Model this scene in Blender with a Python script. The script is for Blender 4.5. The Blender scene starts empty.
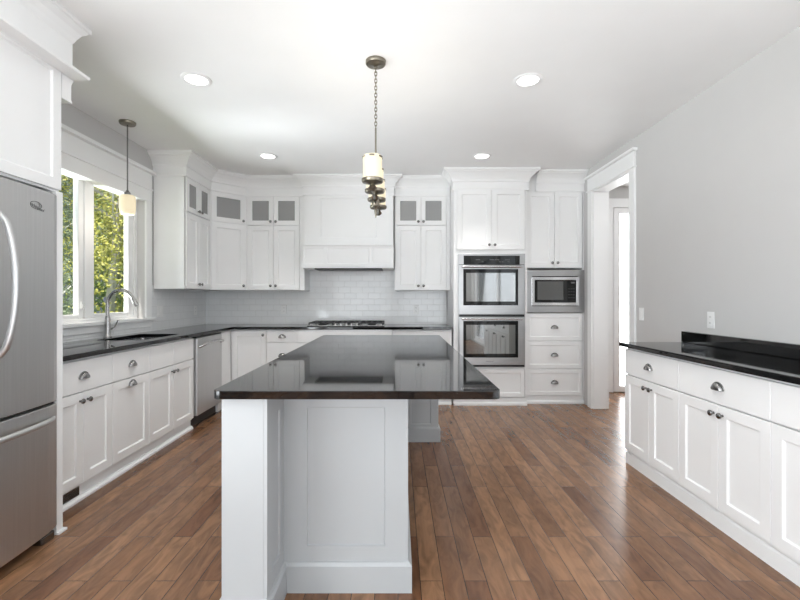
import bpy, bmesh, math, random
from mathutils import Vector, Matrix
random.seed(7)
PI = math.pi
C = bpy.context.scene.collection
S = bpy.context.scene

# ---------------------------------------------------------------- camera, world, lights, exposure
cam_d = bpy.data.cameras.new('camera'); cam = bpy.data.objects.new('camera', cam_d); C.objects.link(cam)
cam.location = (0, 0, 1.25); cam.rotation_euler = (PI/2, 0, 0)
cam_d.sensor_width = 36; cam_d.lens = 430*36/800
cam_d.shift_x = 2/800; cam_d.shift_y = -2/800
cam_d.clip_start = 0.02
S.camera = cam
S.view_settings.view_transform = 'Standard'; S.view_settings.look = 'None'
S.view_settings.gamma = 1; S.view_settings.use_curve_mapping = False
S.view_settings.exposure = 0.80

W = bpy.data.worlds.new('sky'); S.world = W; W.use_nodes = True
wn = W.node_tree.nodes; wl = W.node_tree.links
sky = wn.new('ShaderNodeTexSky'); sky.sky_type = 'HOSEK_WILKIE'; sky.turbidity = 6.0
sky.sun_direction = Vector((-0.10, -0.42, 0.90)).normalized()
wl.new(sky.outputs[0], wn['Background'].inputs[0]); wn['Background'].inputs[1].default_value = 0.9

def light(name, kind, loc, rot, energy, color=(1, 1, 1), size=None, size_y=None, parent=None, **kw):
    d = bpy.data.lights.new(name, kind); d.energy = energy; d.color = color
    if size is not None:
        if kind == 'AREA':
            d.size = size
            if size_y: d.shape = 'RECTANGLE'; d.size_y = size_y
        else: d.shadow_soft_size = size
    for k, v in kw.items(): setattr(d, k, v)
    o = bpy.data.objects.new(name, d); C.objects.link(o); o.location = loc; o.rotation_euler = rot
    if parent: o.parent = parent
    return o

sun = light('sun', 'SUN', (6, -4, 9), (0, 0, 0), 4.5, (1, .95, .86), angle=0.02)
sun.rotation_euler = Vector((-0.10, -0.42, 0.90)).to_track_quat('Z', 'Y').to_euler()
# area lamps at unseen rear and right windows; left one added to lift ceiling
DAY = (.90, .955, 1)
light('rear_daylight', 'AREA', (-1.2, -2.9, 1.25), (PI/2+.2, 0, 0), 25, DAY, 1.8, 2.0)
light('rear_daylight', 'AREA', (1.0, -2.9, 1.25), (PI/2+.2, 0, 0), 25, DAY, 1.8, 2.0)
light('left_fill', 'AREA', (-2.44, -.7, 1.25), (PI/2+.45, 0, -PI/2), 84, DAY, 2.3, 1.7)
light('side_daylight', 'AREA', (2.46, -.35, 1.2), (PI/2+.1, 0, PI/2), 34, DAY, 4.4, 2.2)
# upward area panel added near the floor behind the camera to brighten the ceiling
light('floor_fill', 'AREA', (-.1, -.5, .08), (PI+.15, 0, 0), 40, DAY, 3.4, 2.0)
# hidden area panel added low outside the sink window, lifting ceiling and walls
g_ = light('ground_fill', 'AREA', (-5.6, 3.3, -.3), (0, 0, 0), 780, DAY, 3.6, 3.0)
g_.rotation_euler = Vector((-.62, 0, -.78)).to_track_quat('Z', 'Y').to_euler()
DOWNLIGHT = 7.0

# ---------------------------------------------------------------- materials
def mat(name, color, rough=.5, metal=0, spec=.5, bump=0, bump_scale=60, var=0, var_scale=4, coat=0, stretch=None, emit=None, estr=0):
    m = bpy.data.materials.new(name); m.use_nodes = True
    nt = m.node_tree; n = nt.nodes; l = nt.links; p = n['Principled BSDF']
    p.inputs['Base Color'].default_value = (*color, 1); p.inputs['Roughness'].default_value = rough
    p.inputs['Metallic'].default_value = metal; p.inputs['Specular IOR Level'].default_value = spec
    p.inputs['Coat Weight'].default_value = coat
    tc = n.new('ShaderNodeTexCoord'); mp = n.new('ShaderNodeMapping'); l.new(tc.outputs['Object'], mp.inputs[0])
    if stretch: mp.inputs['Scale'].default_value = stretch
    ns = n.new('ShaderNodeTexNoise'); ns.inputs['Scale'].default_value = var_scale; ns.inputs['Detail'].default_value = 3
    l.new(mp.outputs[0], ns.inputs[0])
    v = var if var else .02
    mx = n.new('ShaderNodeMix'); mx.data_type = 'RGBA'
    l.new(ns.outputs['Fac'], mx.inputs['Factor'])
    mx.inputs['A'].default_value = (*[max(0, c*(1-v)) for c in color], 1); mx.inputs['B'].default_value = (*[min(1, c*(1+v)) for c in color], 1)
    l.new(mx.outputs['Result'], p.inputs['Base Color'])
    if bump:
        nb = n.new('ShaderNodeTexNoise'); nb.inputs['Scale'].default_value = bump_scale; nb.inputs['Detail'].default_value = 2
        l.new(mp.outputs[0], nb.inputs[0])
        b = n.new('ShaderNodeBump'); b.inputs['Strength'].default_value = bump; b.inputs['Distance'].default_value = .002
        l.new(nb.outputs['Fac'], b.inputs['Height']); l.new(b.outputs[0], p.inputs['Normal'])
    if emit:
        p.inputs['Emission Color'].default_value = (*emit, 1); p.inputs['Emission Strength'].default_value = estr
    return m

M = {}
M['paint'] = mat('white_cabinet_paint', (.90, .90, .895), .38)
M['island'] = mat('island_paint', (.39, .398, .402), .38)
M['trim'] = mat('white_trim_paint', (.90, .90, .895), .35)
M['wall'] = mat('greige_wall_paint', (.62, .61, .60), .75, bump=.08, bump_scale=180)
M['ceiling'] = mat('ceiling_paint', (.90, .90, .895), .85, bump=.25, bump_scale=120)
M['steel'] = mat('brushed_stainless', (.62, .62, .62), .42, 1, var=.08, var_scale=3, stretch=(40, 40, .6))
M['steel_h'] = mat('brushed_stainless_horizontal', (.62, .62, .625), .25, 1, var=.08, var_scale=3, stretch=(.6, 40, 40))
M['steel_o'] = mat('satin_stainless', (.42, .42, .42), .30, 1, var=.08, var_scale=3, stretch=(.6, 40, 40))
M['nickel'] = mat('brushed_nickel', (.46, .45, .44), .26, 1)
M['pull'] = mat('aged_nickel', (.33, .325, .32), .24, 1)
M['dknob'] = mat('dark_nickel', (.25, .245, .24), .22, 1)
M['bronze'] = mat('antique_nickel', (.25, .225, .18), .30, 1, var=.2, var_scale=30)
M['granite'] = mat('polished_black_granite', (.003, .003, .0032), .045, 0, .5, var=.9, var_scale=220)
M['granite'].node_tree.nodes['Principled BSDF'].inputs['IOR'].default_value = 1.54
M['black'] = mat('black_plastic', (.012, .012, .013), .35)
M['iron'] = mat('cast_iron', (.015, .015, .016), .45, bump=.2)
M['ovenglass'] = mat('black_oven_glass', (.008, .009, .009), .03, 0, .35)
M['ovenwindow'] = mat('oven_window_glass', (.05, .06, .055), .03, 0, 1.0)
M['ovenwindow'].node_tree.nodes['Principled BSDF'].inputs['IOR'].default_value = 2.1
M['mwwindow'] = mat('microwave_window_mesh', (.11, .11, .107), .2, 0, .4)
M['shade'] = mat('lit_frosted_glass', (.52, .48, .37), .3, emit=(1, .83, .54), estr=.34)
M['lens'] = mat('lit_downlight_lens', (.9, .9, .9), .4, emit=(1, .97, .92), estr=3.0)
M['plastic'] = mat('white_plate_plastic', (.86, .86, .85), .3)
M['dark'] = mat('dark_recess', (.02, .02, .02), .7)
M['print'] = mat('grey_print', (.10, .10, .10), .4)
M['silverprint'] = mat('silver_print', (.5, .5, .5), .3)
M['bark'] = mat('pale_bark', (.50, .47, .42), .9, var=.4, var_scale=12)
M['leaf_y'] = mat('yellow_green_leaves', (.46, .45, .09), .55, var=.45, var_scale=2.2)
M['leaf_g'] = mat('green_leaves', (.20, .30, .07), .6, var=.45, var_scale=2.2)
M['leaf_d'] = mat('blue_green_needles', (.15, .19, .11), .6, var=.4, var_scale=2.5)
M['lawn'] = mat('lawn', (.12, .20, .05), .9, var=.4, var_scale=8)
M['frost'] = mat('daylit_frosted_glass', (.85, .87, .88), .4, emit=(.95, .98, 1), estr=4.0)
M['cabglass'] = mat('grey_cabinet_glass', (.34, .34, .335), .06, 0, .5)

def glassmat():
    m = bpy.data.materials.new('window_glass'); m.use_nodes = True
    n = m.node_tree.nodes; l = m.node_tree.links
    n.remove(n['Principled BSDF'])
    t = n.new('ShaderNodeBsdfTransparent'); g = n.new('ShaderNodeBsdfGlossy'); g.inputs['Roughness'].default_value = .02
    lw = n.new('ShaderNodeLayerWeight'); lw.inputs['Blend'].default_value = .5
    pw = n.new('ShaderNodeMath'); pw.operation = 'POWER'; l.new(lw.outputs['Facing'], pw.inputs[0]); pw.inputs[1].default_value = 5
    f = n.new('ShaderNodeMath'); f.operation = 'MULTIPLY_ADD'; l.new(pw.outputs[0], f.inputs[0]); f.inputs[1].default_value = .5; f.inputs[2].default_value = .03
    x = n.new('ShaderNodeMixShader'); l.new(f.outputs[0], x.inputs[0]); l.new(t.outputs[0], x.inputs[1]); l.new(g.outputs[0], x.inputs[2])
    l.new(x.outputs[0], n['Material Output'].inputs[0])
    return m
M['glass'] = glassmat()

def floormat():
    m = bpy.data.materials.new('hardwood_planks'); m.use_nodes = True
    n = m.node_tree.nodes; l = m.node_tree.links; p = n['Principled BSDF']
    tc = n.new('ShaderNodeTexCoord'); mp = n.new('ShaderNodeMapping'); l.new(tc.outputs['Object'], mp.inputs[0])
    mp.inputs['Rotation'].default_value = (0, 0, PI/2)
    br = n.new('ShaderNodeTexBrick'); l.new(mp.outputs[0], br.inputs[0])
    br.offset = .37; br.offset_frequency = 2; br.squash = 1
    br.inputs['Scale'].default_value = 1; br.inputs['Brick Width'].default_value = .95; br.inputs['Row Height'].default_value = .098
    br.inputs['Mortar Size'].default_value = .0016; br.inputs['Mortar Smooth'].default_value = .1; br.inputs['Bias'].default_value = 0
    br.inputs['Color1'].default_value = (0, 0, 0, 1); br.inputs['Color2'].default_value = (1, 1, 1, 1); br.inputs['Mortar'].default_value = (.5, .5, .5, 1)
    ramp = n.new('ShaderNodeValToRGB'); l.new(br.outputs['Color'], ramp.inputs[0])
    e = ramp.color_ramp.elements
    e[0].position = 0; e[0].color = (.150, .066, .032, 1); e[1].position = 1; e[1].color = (.300, .158, .083, 1)
    k = e.new(.35); k.color = (.205, .100, .050, 1); k = e.new(.7); k.color = (.250, .127, .065, 1)
    # grain stretched along the plank (object y)
    mg = n.new('ShaderNodeMapping'); l.new(tc.outputs['Object'], mg.inputs[0]); mg.inputs['Scale'].default_value = (34, 2.2, 1)
    addv = n.new('ShaderNodeVectorMath'); addv.operation = 'ADD'; l.new(mg.outputs[0], addv.inputs[0])
    sc = n.new('ShaderNodeVectorMath'); sc.operation = 'SCALE'; l.new(br.outputs['Color'], sc.inputs[0]); sc.inputs['Scale'].default_value = 37
    l.new(sc.outputs[0], addv.inputs[1])
    g = n.new('ShaderNodeTexNoise'); l.new(addv.outputs[0], g.inputs[0]); g.inputs['Scale'].default_value = 1; g.inputs['Detail'].default_value = 5; g.inputs['Distortion'].default_value = .3
    gr = n.new('ShaderNodeMapRange'); l.new(g.outputs['Fac'], gr.inputs[0]); gr.inputs[1].default_value = .25; gr.inputs[2].default_value = .75; gr.inputs[3].default_value = .80; gr.inputs[4].default_value = 1.14
    mul = n.new('ShaderNodeMix'); mul.data_type = 'RGBA'; mul.blend_type = 'MULTIPLY'; mul.inputs['Factor'].default_value = 1
    l.new(ramp.outputs[0], mul.inputs['A']); l.new(gr.outputs[0], mul.inputs['B'])
    mf = n.new('ShaderNodeMapping'); l.new(tc.outputs['Object'], mf.inputs[0]); mf.inputs['Scale'].default_value = (16, 5, 1)
    af = n.new('ShaderNodeVectorMath'); af.operation = 'ADD'; l.new(mf.outputs[0], af.inputs[0]); l.new(sc.outputs[0], af.inputs[1])
    fg = n.new('ShaderNodeTexNoise'); l.new(af.outputs[0], fg.inputs[0]); fg.inputs['Scale'].default_value = 1; fg.inputs['Detail'].default_value = 4; fg.inputs['Distortion'].default_value = 1.6
    fr_ = n.new('ShaderNodeMapRange'); l.new(fg.outputs['Fac'], fr_.inputs[0]); fr_.inputs[1].default_value = .3; fr_.inputs[2].default_value = .6; fr_.inputs[3].default_value = .68; fr_.inputs[4].default_value = 1.08
    mul2 = n.new('ShaderNodeMix'); mul2.data_type = 'RGBA'; mul2.blend_type = 'MULTIPLY'; mul2.inputs['Factor'].default_value = 1
    l.new(mul.outputs['Result'], mul2.inputs['A']); l.new(fr_.outputs[0], mul2.inputs['B']); mul = mul2
    seam = n.new('ShaderNodeMix'); seam.data_type = 'RGBA'; l.new(br.outputs['Fac'], seam.inputs['Factor']); l.new(mul.outputs['Result'], seam.inputs['A']); seam.inputs['B'].default_value = (.03, .014, .008, 1)
    l.new(seam.outputs['Result'], p.inputs['Base Color'])
    p.inputs['Roughness'].default_value = .30
    rr = n.new('ShaderNodeMapRange'); l.new(g.outputs['Fac'], rr.inputs[0]); rr.inputs[3].default_value = .245; rr.inputs[4].default_value = .265; l.new(rr.outputs[0], p.inputs['Roughness'])
    b = n.new('ShaderNodeBump'); b.inputs['Strength'].default_value = .35; b.inputs['Distance'].default_value = .0015; b.invert = True
    l.new(br.outputs['Fac'], b.inputs['Height'])
    b2 = n.new('ShaderNodeBump'); b2.inputs['Strength'].default_value = .0; b2.inputs['Distance'].default_value = .001
    l.new(g.outputs['Fac'], b2.inputs['Height']); l.new(b.outputs[0], b2.inputs['Normal']); l.new(b2.outputs[0], p.inputs['Normal'])
    return m
M['floor'] = floormat()

def tilemat(name, rot):
    m = bpy.data.materials.new(name); m.use_nodes = True
    n = m.node_tree.nodes; l = m.node_tree.links; p = n['Principled BSDF']
    tc = n.new('ShaderNodeTexCoord'); sp = n.new('ShaderNodeSeparateXYZ'); cb = n.new('ShaderNodeCombineXYZ')
    l.new(tc.outputs['Object'], sp.inputs[0]); l.new(sp.outputs['Y' if rot else 'X'], cb.inputs[0]); l.new(sp.outputs['Z'], cb.inputs[1])
    br = n.new('ShaderNodeTexBrick'); l.new(cb.outputs[0], br.inputs[0])
    br.inputs['Scale'].default_value = 1; br.inputs['Brick Width'].default_value = .155; br.inputs['Row Height'].default_value = .0775
    br.inputs['Mortar Size'].default_value = .0022; br.inputs['Mortar Smooth'].default_value = .3
    br.inputs['Color1'].default_value = (.86, .87, .87, 1); br.inputs['Color2'].default_value = (.90, .905, .905, 1); br.inputs['Mortar'].default_value = (.80, .80, .79, 1)
    l.new(br.outputs['Color'], p.inputs['Base Color']); p.inputs['Roughness'].default_value = .07
    b = n.new('ShaderNodeBump'); b.invert = True; b.inputs['Strength'].default_value = .7; b.inputs['Distance'].default_value = .002; l.new(br.outputs['Fac'], b.inputs['Height'])
    w = n.new('ShaderNodeTexNoise'); w.inputs['Scale'].default_value = 16; l.new(tc.outputs['Object'], w.inputs[0])
    b2 = n.new('ShaderNodeBump'); b2.inputs['Strength'].default_value = .25; b2.inputs['Distance'].default_value = .004; l.new(w.outputs['Fac'], b2.inputs['Height']); l.new(b.outputs[0], b2.inputs['Normal'])
    l.new(b2.outputs[0], p.inputs['Normal'])
    return m
M['tile_back'] = tilemat('white_subway_tile', False)
M['tile_side'] = tilemat('white_subway_tile_side', True)

# ---------------------------------------------------------------- mesh helpers
class MB:
    def __init__(s): s.v = []; s.f = []
    def add(s, vs, fs):
        b = len(s.v); s.v += [tuple(q) for q in vs]; s.f += [tuple(b+i for i in f) for f in fs]; return s
    def box(s, x0, x1, y0, y1, z0, z1):
        vs = [(x, y, z) for z in (z0, z1) for y in (y0, y1) for x in (x0, x1)]
        return s.add(vs, [(0, 2, 3, 1), (4, 5, 7, 6), (0, 1, 5, 4), (2, 6, 7, 3), (0, 4, 6, 2), (1, 3, 7, 5)])
    def prism(s, pts, z0, z1):
        n = len(pts); vs = [(x, y, z0) for x, y in pts]+[(x, y, z1) for x, y in pts]
        fs = [tuple(range(n))[::-1], tuple(range(n, 2*n))]+[(i, (i+1) % n, n+(i+1) % n, n+i) for i in range(n)]
        return s.add(vs, fs)
    def lathe(s, prof, seg=24, center=(0, 0, 0), axis='Z', caps=True):
        cx, cy, cz = center; vs = []; fs = []
        for r, h in prof:
            for i in range(seg):
                a = 2*PI*i/seg; u, w = r*math.cos(a), r*math.sin(a)
                if axis == 'Z': vs.append((cx+u, cy+w, cz+h))
                elif axis == 'Y': vs.append((cx+u, cy+h, cz+w))
                else: vs.append((cx+h, cy+u, cz+w))
        k = len(prof)
        for j in range(k-1):
            for i in range(seg):
                i2 = (i+1) % seg; fs.append((j*seg+i, j*seg+i2, (j+1)*seg+i2, (j+1)*seg+i))
        if caps: fs.append(tuple(range(seg))[::-1]); fs.append(tuple((k-1)*seg+i for i in range(seg)))
        return s.add(vs, fs)
    def tube(s, path, rad, seg=10, caps=True):
        path = [Vector(p) for p in path]; n = len(path)
        rads = rad if isinstance(rad, (list, tuple)) else [rad]*n
        T = [(path[min(i+1, n-1)]-path[max(i-1, 0)]).normalized() for i in range(n)]
        up = Vector((0, 0, 1)) if abs(T[0].z) < .9 else Vector((0, 1, 0))
        u = T[0].cross(up).normalized(); vs = []; fs = []
        for i in range(n):
            u = (u - T[i]*u.dot(T[i])).normalized(); w = T[i].cross(u)
            for k in range(seg):
                a = 2*PI*k/seg; vs.append(path[i]+(u*math.cos(a)+w*math.sin(a))*rads[i])
        for j in range(n-1):
            for k in range(seg):
                k2 = (k+1) % seg; fs.append((j*seg+k, j*seg+k2, (j+1)*seg+k2, (j+1)*seg+k))
        if caps: fs.append(tuple(range(seg))[::-1]); fs.append(tuple((n-1)*seg+k for k in range(seg)))
        return s.add(vs, fs)
    def torus(s, c, R, r, axis='Z', seg=24, ring=8, sx=1, sz=1, rotz=0):
        vs = []; fs = []
        for i in range(seg):
            a = 2*PI*i/seg
            for k in range(ring):
                b = 2*PI*k/ring; q = R+r*math.cos(b); p = (q*math.cos(a)*sx, q*math.sin(a)*sz, r*math.sin(b))
                if axis == 'Y': p = (p[0], p[2], p[1])
                if axis == 'X': p = (p[2], p[0], p[1])
                if rotz: p = (p[0]*math.cos(rotz)-p[1]*math.sin(rotz), p[0]*math.sin(rotz)+p[1]*math.cos(rotz), p[2])
                vs.append((c[0]+p[0], c[1]+p[1], c[2]+p[2]))
        for i in range(seg):
            for k in range(ring):
                fs.append((i*ring+k, ((i+1) % seg)*ring+k, ((i+1) % seg)*ring+(k+1) % ring, i*ring+(k+1) % ring))
        return s.add(vs, fs)
    def sweep(s, prof, path, segs=None):
        """profile (outward, z) swept along a level path; outward is to the right of travel; closed profile, mitred."""
        P = [Vector(p) for p in path]; n = len(P)
        D = [(P[i+1]-P[i]).normalized() for i in range(n-1)]; R = [Vector((d.y, -d.x)) for d in D]
        off = []
        for i in range(n):
            if i == 0: off.append(R[0])
            elif i == n-1: off.append(R[-1])
            else:
                b = (R[i-1]+R[i]).normalized(); off.append(b/max(.2, b.dot(R[i])))
        k = len(prof)
        for i in (segs if segs is not None else range(n-1)):
            vs = []
            for j in (i, i+1):
                for o, z in prof: q = P[j]+off[j]*o; vs.append((q.x, q.y, z))
            fs = [(a, (a+1) % k, k+(a+1) % k, k+a) for a in range(k)]+[tuple(range(k))[::-1], tuple(range(k, 2*k))]
            s.add(vs, fs)
        return s
    def shaker(s, x0, x1, z0, z1, rail=.058, y=0, t=.019, dep=.010, sl=.006, hole=False):
        rs, rb, rt = rail if isinstance(rail, tuple) else (rail,)*3
        a, b = 1, 2
        def R(i, yy):
            e = sl if i == 2 else 0; k = 1 if i else 0
            p, q, r = rs*k+e, rb*k+e, rt*k+e
            return [(x0+p, yy, z0+q), (x1-p, yy, z0+q), (x1-p, yy, z1-r), (x0+p, yy, z1-r)]
        ring = lambda p, q: [(p+i, p+(i+1) % 4, q+(i+1) % 4, q+i) for i in range(4)]
        if hole:
            vs = R(0, y)+R(a, y)+R(a, y+t)+R(0, y+t)
            return s.add(vs, ring(0, 4)+ring(4, 8)+ring(8, 12)+ring(12, 0))
        vs = R(0, y)+R(a, y)+R(b, y+dep)+R(0, y+t)
        return s.add(vs, ring(0, 4)+ring(4, 8)+[(8, 9, 10, 11)]+ring(12, 0)+[(15, 14, 13, 12)])

def obj(name, mb, m, parent=None, bevel=0, smooth=False, world=False, seg=2, solid=0, weld=False):
    me = bpy.data.meshes.new(name); me.from_pydata(mb.v, [], mb.f); me.update()
    bm = bmesh.new(); bm.from_mesh(me)
    if weld: bmesh.ops.remove_doubles(bm, verts=bm.verts, dist=1e-5)
    bmesh.ops.recalc_face_normals(bm, faces=bm.faces); bm.to_mesh(me); bm.free()
    me.materials.append(M[m] if isinstance(m, str) else m)
    if smooth:
        for p in me.polygons: p.use_smooth = True
        me.set_sharp_from_angle(angle=math.radians(38))
    o = bpy.data.objects.new(name, me); C.objects.link(o)
    if parent:
        o.parent = parent
        if world:
            root = parent
            o.matrix_parent_inverse = (Matrix.Translation(root.location) @ root.rotation_euler.to_matrix().to_4x4()).inverted()
    if solid: md = o.modifiers.new('solid', 'SOLIDIFY'); md.thickness = solid
    if bevel:
        md = o.modifiers.new('bevel', 'BEVEL'); md.width = bevel; md.segments = seg; md.limit_method = 'ANGLE'; md.angle_limit = math.radians(40)
    return o

def tag(o, label, cat, group=None, kind=None):
    o['label'] = label; o['category'] = cat
    if group: o['group'] = group
    if kind: o['kind'] = kind
    return o
def thing(name, label, cat, loc=(0, 0, 0), rz=0, group=None):
    o = bpy.data.objects.new(name, None); C.objects.link(o); o.location = loc; o.rotation_euler = (0, 0, rz); o.empty_display_size = .1
    return tag(o, label, cat, group)
def struct(name, mb, m, parent=None, **k):
    o = obj(name, mb, m, parent, **k)
    if parent is None: o['kind'] = 'structure'
    return o
def dup(root, loc, rz=None, label=None):
    r = root.copy(); C.objects.link(r); r.location = loc
    if rz is not None: r.rotation_euler = (0, 0, rz)
    if label: r['label'] = label
    for ch in list(root.children):
        c = ch.copy(); C.objects.link(c); c.parent = r
        for g in list(ch.children):
            d = g.copy(); C.objects.link(d); d.parent = c
    return r

# ---------------------------------------------------------------- the room
XL, XR, YB, YF, ZC = -2.52, 2.20, 5.63, -3.0, 2.74
WT = .16
struct('floor', MB().box(XL-WT, 4.4, YF-WT, YB+WT+.1, -.12, 0), 'floor')
struct('ceiling', MB().box(XL-WT, 4.4, YF-WT, YB+WT+.1, ZC, ZC+.15), 'ceiling')
struct('wall_back', MB().box(XL-WT, XR, YB, YB+WT, 0, ZC), 'wall')
# left wall with the sink window and a rear window
WY0, WY1, WZ0, WZ1 = 2.92, 4.28, 1.05, 2.27
w = MB()
for a in ((YF, -2.0, 0, ZC), (-2.0, .6, 0, .3), (-2.0, .6, 2.3, ZC), (.6, WY0, 0, ZC), (WY0, WY1, 0, WZ0), (WY0, WY1, WZ1, ZC), (WY1, YB, 0, ZC)):
    w.box(XL-WT, XL, *a)
struct('wall_left', w, 'wall')
# right wall with the cased opening
OY0, OY1, OZ = 4.06, 4.86, 2.46
w = MB().box(XR, XR+WT, YF, -2.6, 0, ZC).box(XR, XR+WT, 1.9, OY0, 0, ZC).box(XR, XR+WT, -2.6, 1.9, 0, .05).box(XR, XR+WT, -2.6, 1.9, 2.3, ZC).box(XR, XR+WT, OY1, YB+WT, 0, ZC).box(XR, XR+WT, OY0, OY1, OZ, ZC)
struct('wall_right', w, 'wall')
# rear wall, two tall glazed openings
w = MB()
for a in ((XL, -2.15, 0, ZC), (-2.15, -.25, 0, .12), (-2.15, -.25, 2.35, ZC), (-.25, .05, 0, ZC), (.05, 1.95, 0, .12), (.05, 1.95, 2.35, ZC), (1.95, XR, 0, ZC)):
    w.box(a[0], a[1], YF-WT, YF, a[2], a[3])
struct('wall_rear', w, 'wall')
for i, (a, b) in enumerate(((-2.15, -.25), (.05, 1.95))):
    m = (a+b)/2
    f = MB()
    for x0, x1 in ((a, m), (m, b)):
        f.box(x0, x0+.07, YF-.1, YF-.04, .12, 2.35).box(x1-.07, x1, YF-.1, YF-.04, .12, 2.35).box(x0+.07, x1-.07, YF-.1, YF-.04, .12, .22).box(x0+.07, x1-.07, YF-.1, YF-.04, 2.27, 2.35)
    o = struct('window_%d' % (i+2), f, 'trim')
    obj('pane', MB().box(a+.07, m-.07, YF-.075, YF-.07, .22, 2.27).box(m+.07, b-.07, YF-.075, YF-.07, .22, 2.27), 'glass', o)
for i, (xa, xb, z0, spans) in enumerate(((XL-.1, XL-.04, .3, ((-2.0, -.7), (-.7, .6))), (XR+.04, XR+.1, .05, ((-2.6, .22), (.22, 1.9))))):
    f = MB(); pm = MB()
    for a, b in spans:
        f.box(xa, xb, a, a+.09, z0, 2.3).box(xa, xb, b-.09, b, z0, 2.3).box(xa, xb, a+.09, b-.09, z0, z0+.1).box(xa, xb, a+.09, b-.09, 2.22, 2.3)
        pm.box(xa+.025, xa+.03, a+.09, b-.09, z0+.1, 2.22)
    o = struct('window_%d' % (i+4), f, 'trim'); obj('pane', pm, 'glass', o)

# sink window: frame, two casement sashes
f = MB(); xa, xb = XL-.145, XL-.075
fy, fz = .045, .04
f.box(xa, xb, WY0, WY0+fy, WZ0, WZ1).box(xa, xb, WY1-fy, WY1, WZ0, WZ1).box(xa, xb, WY0+fy, WY1-fy, WZ0, WZ0+.03).box(xa, xb, WY0+fy, WY1-fy, WZ1-.02, WZ1)
f.box(xa, xb, 3.565, 3.635, WZ0+.03, WZ1-.02)
win = struct('window_1', f, 'trim', bevel=.004)
for y0, y1 in ((WY0+fy, 3.565), (3.635, WY1-fy)):
    s_ = MB(); a, b = xa+.01, xb-.012; sw = .07
    sl_, sr_ = (.07, .055) if y0 < 3 else (.055, .075)
    s_.box(a, b, y0, y0+sl_, WZ0+.03, WZ1-.02).box(a, b, y1-sr_, y1, WZ0+.03, WZ1-.02).box(a, b, y0+sl_, y1-sr_, WZ0+.03, WZ0+.065).box(a, b, y0+sl_, y1-sr_, WZ1-.045, WZ1-.02)
    so = obj('sash', s_, 'trim', win, bevel=.006)
    obj('pane', MB().box(xa+.03, xa+.036, y0+sl_, y1-sr_, WZ0+.065, WZ1-.045), 'glass', so)
obj('sash_lock', MB().box(xb-.012, xb+.006, 3.52, 3.54, 1.16, 1.22).box(xb+.006, xb+.014, 3.523, 3.537, 1.165, 1.20), 'plastic', win, bevel=.003)
# window casing
t = MB()
t.box(XL, XL+.02, WY1-.005, WY1+.09, WZ0, 2.215).box(XL, XL+.02, WY0-.09, WY0+.005, WZ0, 2.215)
t.box(XL, XL+.022, WY0-.09, WY1+.09, 2.215, 2.335).box(XL, XL+.032, WY0-.10, WY1+.10, 2.335, 2.352).box(XL, XL+.022, WY0-.09, WY1+.09, 2.352, 2.50)
t.box(XL, XL+.06, WY0-.12, WY1+.115, 2.50, 2.53)
t.box(XL-.075, XL, WY0, WY1, 2.215, 2.235)
t.box(XL-.075, XL+.045, WY0-.12, WY1+.11, 1.025, 1.052).box(XL, XL+.018, WY0-.09, WY1+.09, .962, 1.025)
struct('trim_1', t, 'trim', bevel=.003)
# backsplash tile
struct('trim_2', MB().box(XL, .632, YB-.01, YB, .905, 1.62), 'tile_back')
struct('trim_3', MB().box(XL, XL+.01, WY1+.09, YB-.01, .905, 1.38).box(XL, XL+.008, 2.32, WY1+.09, .905, .962), 'tile_side')
# cased opening on the right
t = MB()
t.box(XR-.02, XR, OY0-.09, OY0+.005, 0, OZ).box(XR-.02, XR, OY1-.005, OY1+.09, 0, OZ)
t.box(XR-.022, XR, OY0-.09, OY1+.09, OZ-.005, OZ+.15).box(XR-.05, XR, OY0-.12, OY1+.12, OZ+.15, OZ+.175)
t.box(XR-.032, XR, OY0-.10, OY1+.10, OZ+.0, OZ+.014)
t.box(XR, XR+WT, OY0, OY0+.018, 0, OZ).box(XR, XR+WT, OY1-.018, OY1, 0, OZ).box(XR, XR+WT, OY0+.018, OY1-.018, OZ-.018, OZ)
t.box(XR+WT, XR+WT+.02, OY1-.012, OY1+.09, 0, OZ).box(XR+WT, XR+WT+.02, OY0-.09, OY0+.012, 0, OZ).box(XR+WT, XR+WT+.02, OY0-.09, OY1+.09, OZ, OZ+.12)
struct('trim_4', t, 'trim', bevel=.003)
struct('baseboard_right', MB().box(XR-.014, XR, 3.30, OY0-.09, 0, .13), 'trim', bevel=.003)
# hall beyond
HY = 5.72
struct('wall_hall', MB().box(XR+WT, 4.4, HY, HY+.1, 0, ZC).box(4.3, 4.4, 2.7, HY, 0, ZC).box(XR+WT, 4.3, 2.6, 2.7, 0, ZC), 'wall')
struct('baseboard_hall', MB().box(XR+WT, 2.79, HY-.014, HY, 0, .13), 'trim', bevel=.003)
dr = struct('door_1', MB().shaker(2.86, 3.72, .012, 2.44, .075, HY-.03, .03, .02, .004, hole=True), 'trim')
obj('pane', MB().box(2.925, 3.655, HY-.018, HY-.010, .08, 2.37), 'frost', dr)
obj('door_handle', MB().tube([(3.68, HY-.03, 1.0), (3.68, HY-.08, 1.0), (3.58, HY-.08, 1.0)], .01), 'nickel', dr, smooth=True)
struct('trim_5', MB().box(2.79, 2.857, HY-.02, HY, 0, 2.45).box(3.725, 3.815, HY-.02, HY, 0, 2.45).box(2.79, 3.815, HY-.022, HY, 2.45, 2.57), 'trim', bevel=.003)
light('hall_fill', 'AREA', (3.2, 4.4, 2.70), (0, 0, 0), 5, (.98, .985, 1), .6)  # unseen area light added to brighten the hall

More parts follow.
